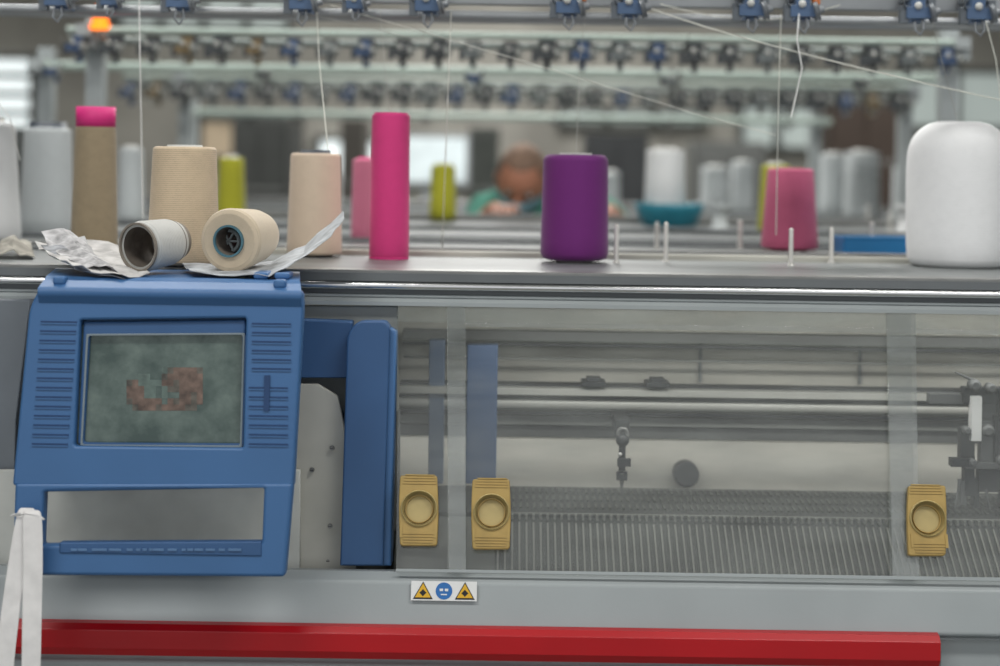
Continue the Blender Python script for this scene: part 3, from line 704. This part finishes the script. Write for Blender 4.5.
# ---------------- person
per=empty('worker_bending',(0.15,5.5,0))
PO=Vector((-.15,-5.5,0))
shirt=mat('shirt_teal',(84,150,132),.85,0,.08,20); trou=mat('trousers_dark',(40,44,54),.85); skin=mat('skin',(176,122,98),.55,0,.06,30); shoe=mat('shoe',(30,28,28),.6); hair=mat('hair_brown_grey',(126,102,86),.8,0,.2,60,.5,120)
maskm=mat('face_mask_blue',(150,190,205),.8,0,.03)
bx=.17
V=[((bx,5.78,.95),.15),((bx,5.76,1.12),.145),((bx-.01,5.70,1.27),.155),((bx-.03,5.62,1.36),.11),((.105,5.53,1.41),.055),((.09,5.48,1.445),.05),
 ((bx-.20,5.60,1.365),.068),((bx-.28,5.50,1.22),.052),((bx-.22,5.28,1.33),.04),((bx-.17,5.17,1.385),.028),
 ((bx+.20,5.62,1.365),.068),((bx+.29,5.52,1.22),.052),((bx+.22,5.28,1.33),.04),((bx+.17,5.17,1.385),.028),
 ((bx-.10,5.78,.88),.095),((bx-.13,5.72,.50),.062),((bx-.14,5.78,.10),.045),((bx-.14,5.66,.045),.04),
 ((bx+.10,5.78,.88),.095),((bx+.13,5.72,.50),.062),((bx+.14,5.78,.10),.045),((bx+.14,5.66,.045),.04)]
E=[(0,1),(1,2),(2,3),(3,4),(4,5),(3,6),(6,7),(7,8),(8,9),(3,10),(10,11),(11,12),(12,13),(0,14),(14,15),(15,16),(16,17),(0,18),(18,19),(19,20),(20,21)]
me=bpy.data.meshes.new('body'); me.from_pydata([v for v,_ in V],E,[]); o=bpy.data.objects.new('tmp',me); link(o)
sk=o.modifiers.new('skin','SKIN'); sk.use_smooth_shade=True
for i,(v,r) in enumerate(V): o.data.skin_vertices[0].data[i].radius=(r,r)
o.data.skin_vertices[0].data[0].use_root=True
ss=o.modifiers.new('sub','SUBSURF'); ss.levels=2
bpy.context.view_layer.update()
me2=bpy.data.meshes.new_from_object(o.evaluated_get(bpy.context.evaluated_depsgraph_get())); bpy.data.objects.remove(o)
me2.materials.clear()
for m_ in(shirt,trou,skin,shoe): me2.materials.append(m_)
for pl_ in me2.polygons:
    c=pl_.center; pl_.use_smooth=True
    pl_.material_index=3 if c.z<.09 else 1 if c.z<.98 else 2 if (c.y<5.25 or (c.z>1.40 and abs(c.x-.1)<.09 and c.y<5.56)) else 0
o=bpy.data.objects.new('body',me2); link(o,per); o.location=PO
for sg in(-1,1):
    b=MB(); w0=Vector((bx+sg*.17,5.18,1.385)); palm=w0+Vector((-sg*.01,-.07,-.016))
    b.ell(w0.lerp(palm,.55),(.040,.052,.016),0)
    for i,(fx,ln) in enumerate([(-.030,.062),(-.011,.075),(.009,.080),(.028,.070)]):
        s0=palm+Vector((fx*-sg,.012 if i in(0,) else 0,.002)); b.tube([s0,s0+Vector((0,-ln*.45,.006)),s0+Vector((0,-ln*.8,-.004)),s0+Vector((0,-ln,-.014))],[.009,.0085,.0078,.005],0,10)
    s0=w0+Vector((-sg*.03,-.03,-.004)); b.tube([s0,s0+Vector((-sg*.022,-.028,-.002)),s0+Vector((-sg*.03,-.055,-.008))],[.011,.010,.007],0,10)
    o=b.build('hand',[skin],per); o.location=PO
hc=P(522,180,5.40); RX=Matrix.Rotation(math.radians(38),3,'X')@Matrix.Rotation(math.radians(-8),3,'Z')
def hd(k=1.0):
    def fn(q):
        x,y,z_=q; w_=1-.22*max(0,-z_)**1.5; yy=1-.12*max(0,-z_)*(1 if y>0 else .3)
        return Vector((x*.084*w_*k,y*.104*yy*k,z_*.126*k))
    return fn
b=MB(); b.ell(hc,None,0,RX,32,20,hd())
def hp(x,y,z_): return hc+RX@Vector((x,y,z_))
b.tube([hp(0,-.094,.018),hp(0,-.108,-.008),hp(0,-.118,-.028),hp(0,-.098,-.036)],[.007,.010,.014,.008],0,12)
for sg in(-1,1):
    b.ell(hp(sg*.031,-.090,.012),(.013,.008,.009),2,RX); b.ell(hp(sg*.031,-.098,.012),(.005,.003,.005),3,RX)
    b.tube([hp(sg*.016,-.101,.030),hp(sg*.032,-.100,.034),hp(sg*.046,-.090,.029)],.004,1,8)
    b.ell(hp(sg*.083,.006,-.004),(.008,.018,.030),0,RX); b.torus(hp(sg*.088,.004,0),.014,.004,'y',0,RX@Matrix.Rotation(math.pi/2,3,'Z'))
b.ell(hp(0,-.096,-.066),(.024,.008,.007),4,RX)
b.build('head',[skin,hair,white,black,mat('lips',(150,80,76),.5)],per).location=PO
b=MB(); vs=[];nu,nv=40,22; f=hd(1.045)
for j in range(nv+1):
    ph=math.pi*.72*j/nv
    for i in range(nu):
        a_=2*math.pi*i/nu; q=Vector((math.sin(ph)*math.cos(a_),math.sin(ph)*math.sin(a_),math.cos(ph)))
        fr=max(0,-q.y); lim=fr>.40 and q.z<.74
        r_=f(q); 
        if lim: r_*= .90
        r_*=1+.012*noise.noise(q*9)
        vs.append(hc+RX@r_)
b.add(vs,[(j*nu+i,(j+1)*nu+i,(j+1)*nu+(i+1)%nu,j*nu+(i+1)%nu) for j in range(nv) for i in range(nu)],0,True)
b.build('hair',[hair],per).location=PO
b=MB(); vs=[]; nu,nv=16,10
for j in range(nv+1):
    zz=-.015-.75*j/nv
    for i in range(nu+1):
        a_=math.radians(-90-62+124*i/nu); cz=math.sqrt(max(0,1-zz*zz)); q=Vector((cz*math.cos(a_),cz*math.sin(a_),zz)); r_=hd(1.07)(q); 
        bul=.024*math.exp(-((i-nu/2)/3.2)**2)*math.exp(-((j-3)/4)**2); r_.y-=bul
        vs.append(hc+RX@r_)
b.add(vs,[(j*(nu+1)+i,(j+1)*(nu+1)+i,(j+1)*(nu+1)+i+1,j*(nu+1)+i+1) for j in range(nv) for i in range(nu)],0,True)
for sg in(-1,1): b.tube([hp(sg*.07,-.05,-.02),hp(sg*.085,-.01,.01),hp(sg*.084,.02,.02)],.0015,0,6)
b.build('face_mask',[maskm],per).location=PO

# ---------------- lights
wd=bpy.data.worlds.new('W'); bpy.context.scene.world=wd; wd.use_nodes=True
bg=wd.node_tree.nodes['Background']; bg.inputs[0].default_value=(.95,.975,1,1); bg.inputs[1].default_value=.84
def area(name,loc,sx,sy,en,rot=(0,0,0),col=(1,.99,.96)):
    l=bpy.data.lights.new(name,'AREA'); l.shape='RECTANGLE'; l.size=sx; l.size_y=sy; l.energy=en; l.color=col
    o=bpy.data.objects.new(name,l); o.location=loc; o.rotation_euler=rot; link(o)
for i,(x,y,e_) in enumerate([(-1.2,.8,46),(1.4,.8,46),(-1.2,3.6,44),(1.4,3.6,44),(0,7,110),(-3,9.5,80),(3,9.5,80),(0,12,90)]):
    area('ceiling_fluorescent_lamp',(x,y,3.7),1.6,.5,e_)
area('interior_fill_light',(.62,2.60,1.262),1.3,.03,1.9,(math.radians(50),0,0))  # added fill strip under the table edge, brightens the inner plates
area('interior_fill_light',(.55,2.815,1.036),1.5,.02,.55,(math.radians(50),0,0))  # second added strip below the rails, lifts the lower back panel
# camera
cam=bpy.data.cameras.new('cam'); co=bpy.data.objects.new('camera',cam); link(co)
cam.sensor_width=36; cam.lens=F*36/1000; cam.shift_y=-(333-HY)/1000
co.matrix_world=Matrix(((ct_,-st_,0,0),(0,0,-1,0),(st_,ct_,0,CZ),(0,0,0,1)))
cam.clip_start=.05; cam.dof.use_dof=True; cam.dof.focus_distance=2.45; cam.dof.aperture_fstop=2.0
bpy.context.scene.camera=co
sc=bpy.context.scene
sc.view_settings.view_transform='Standard'; sc.view_settings.look='None'; sc.view_settings.exposure=0.0
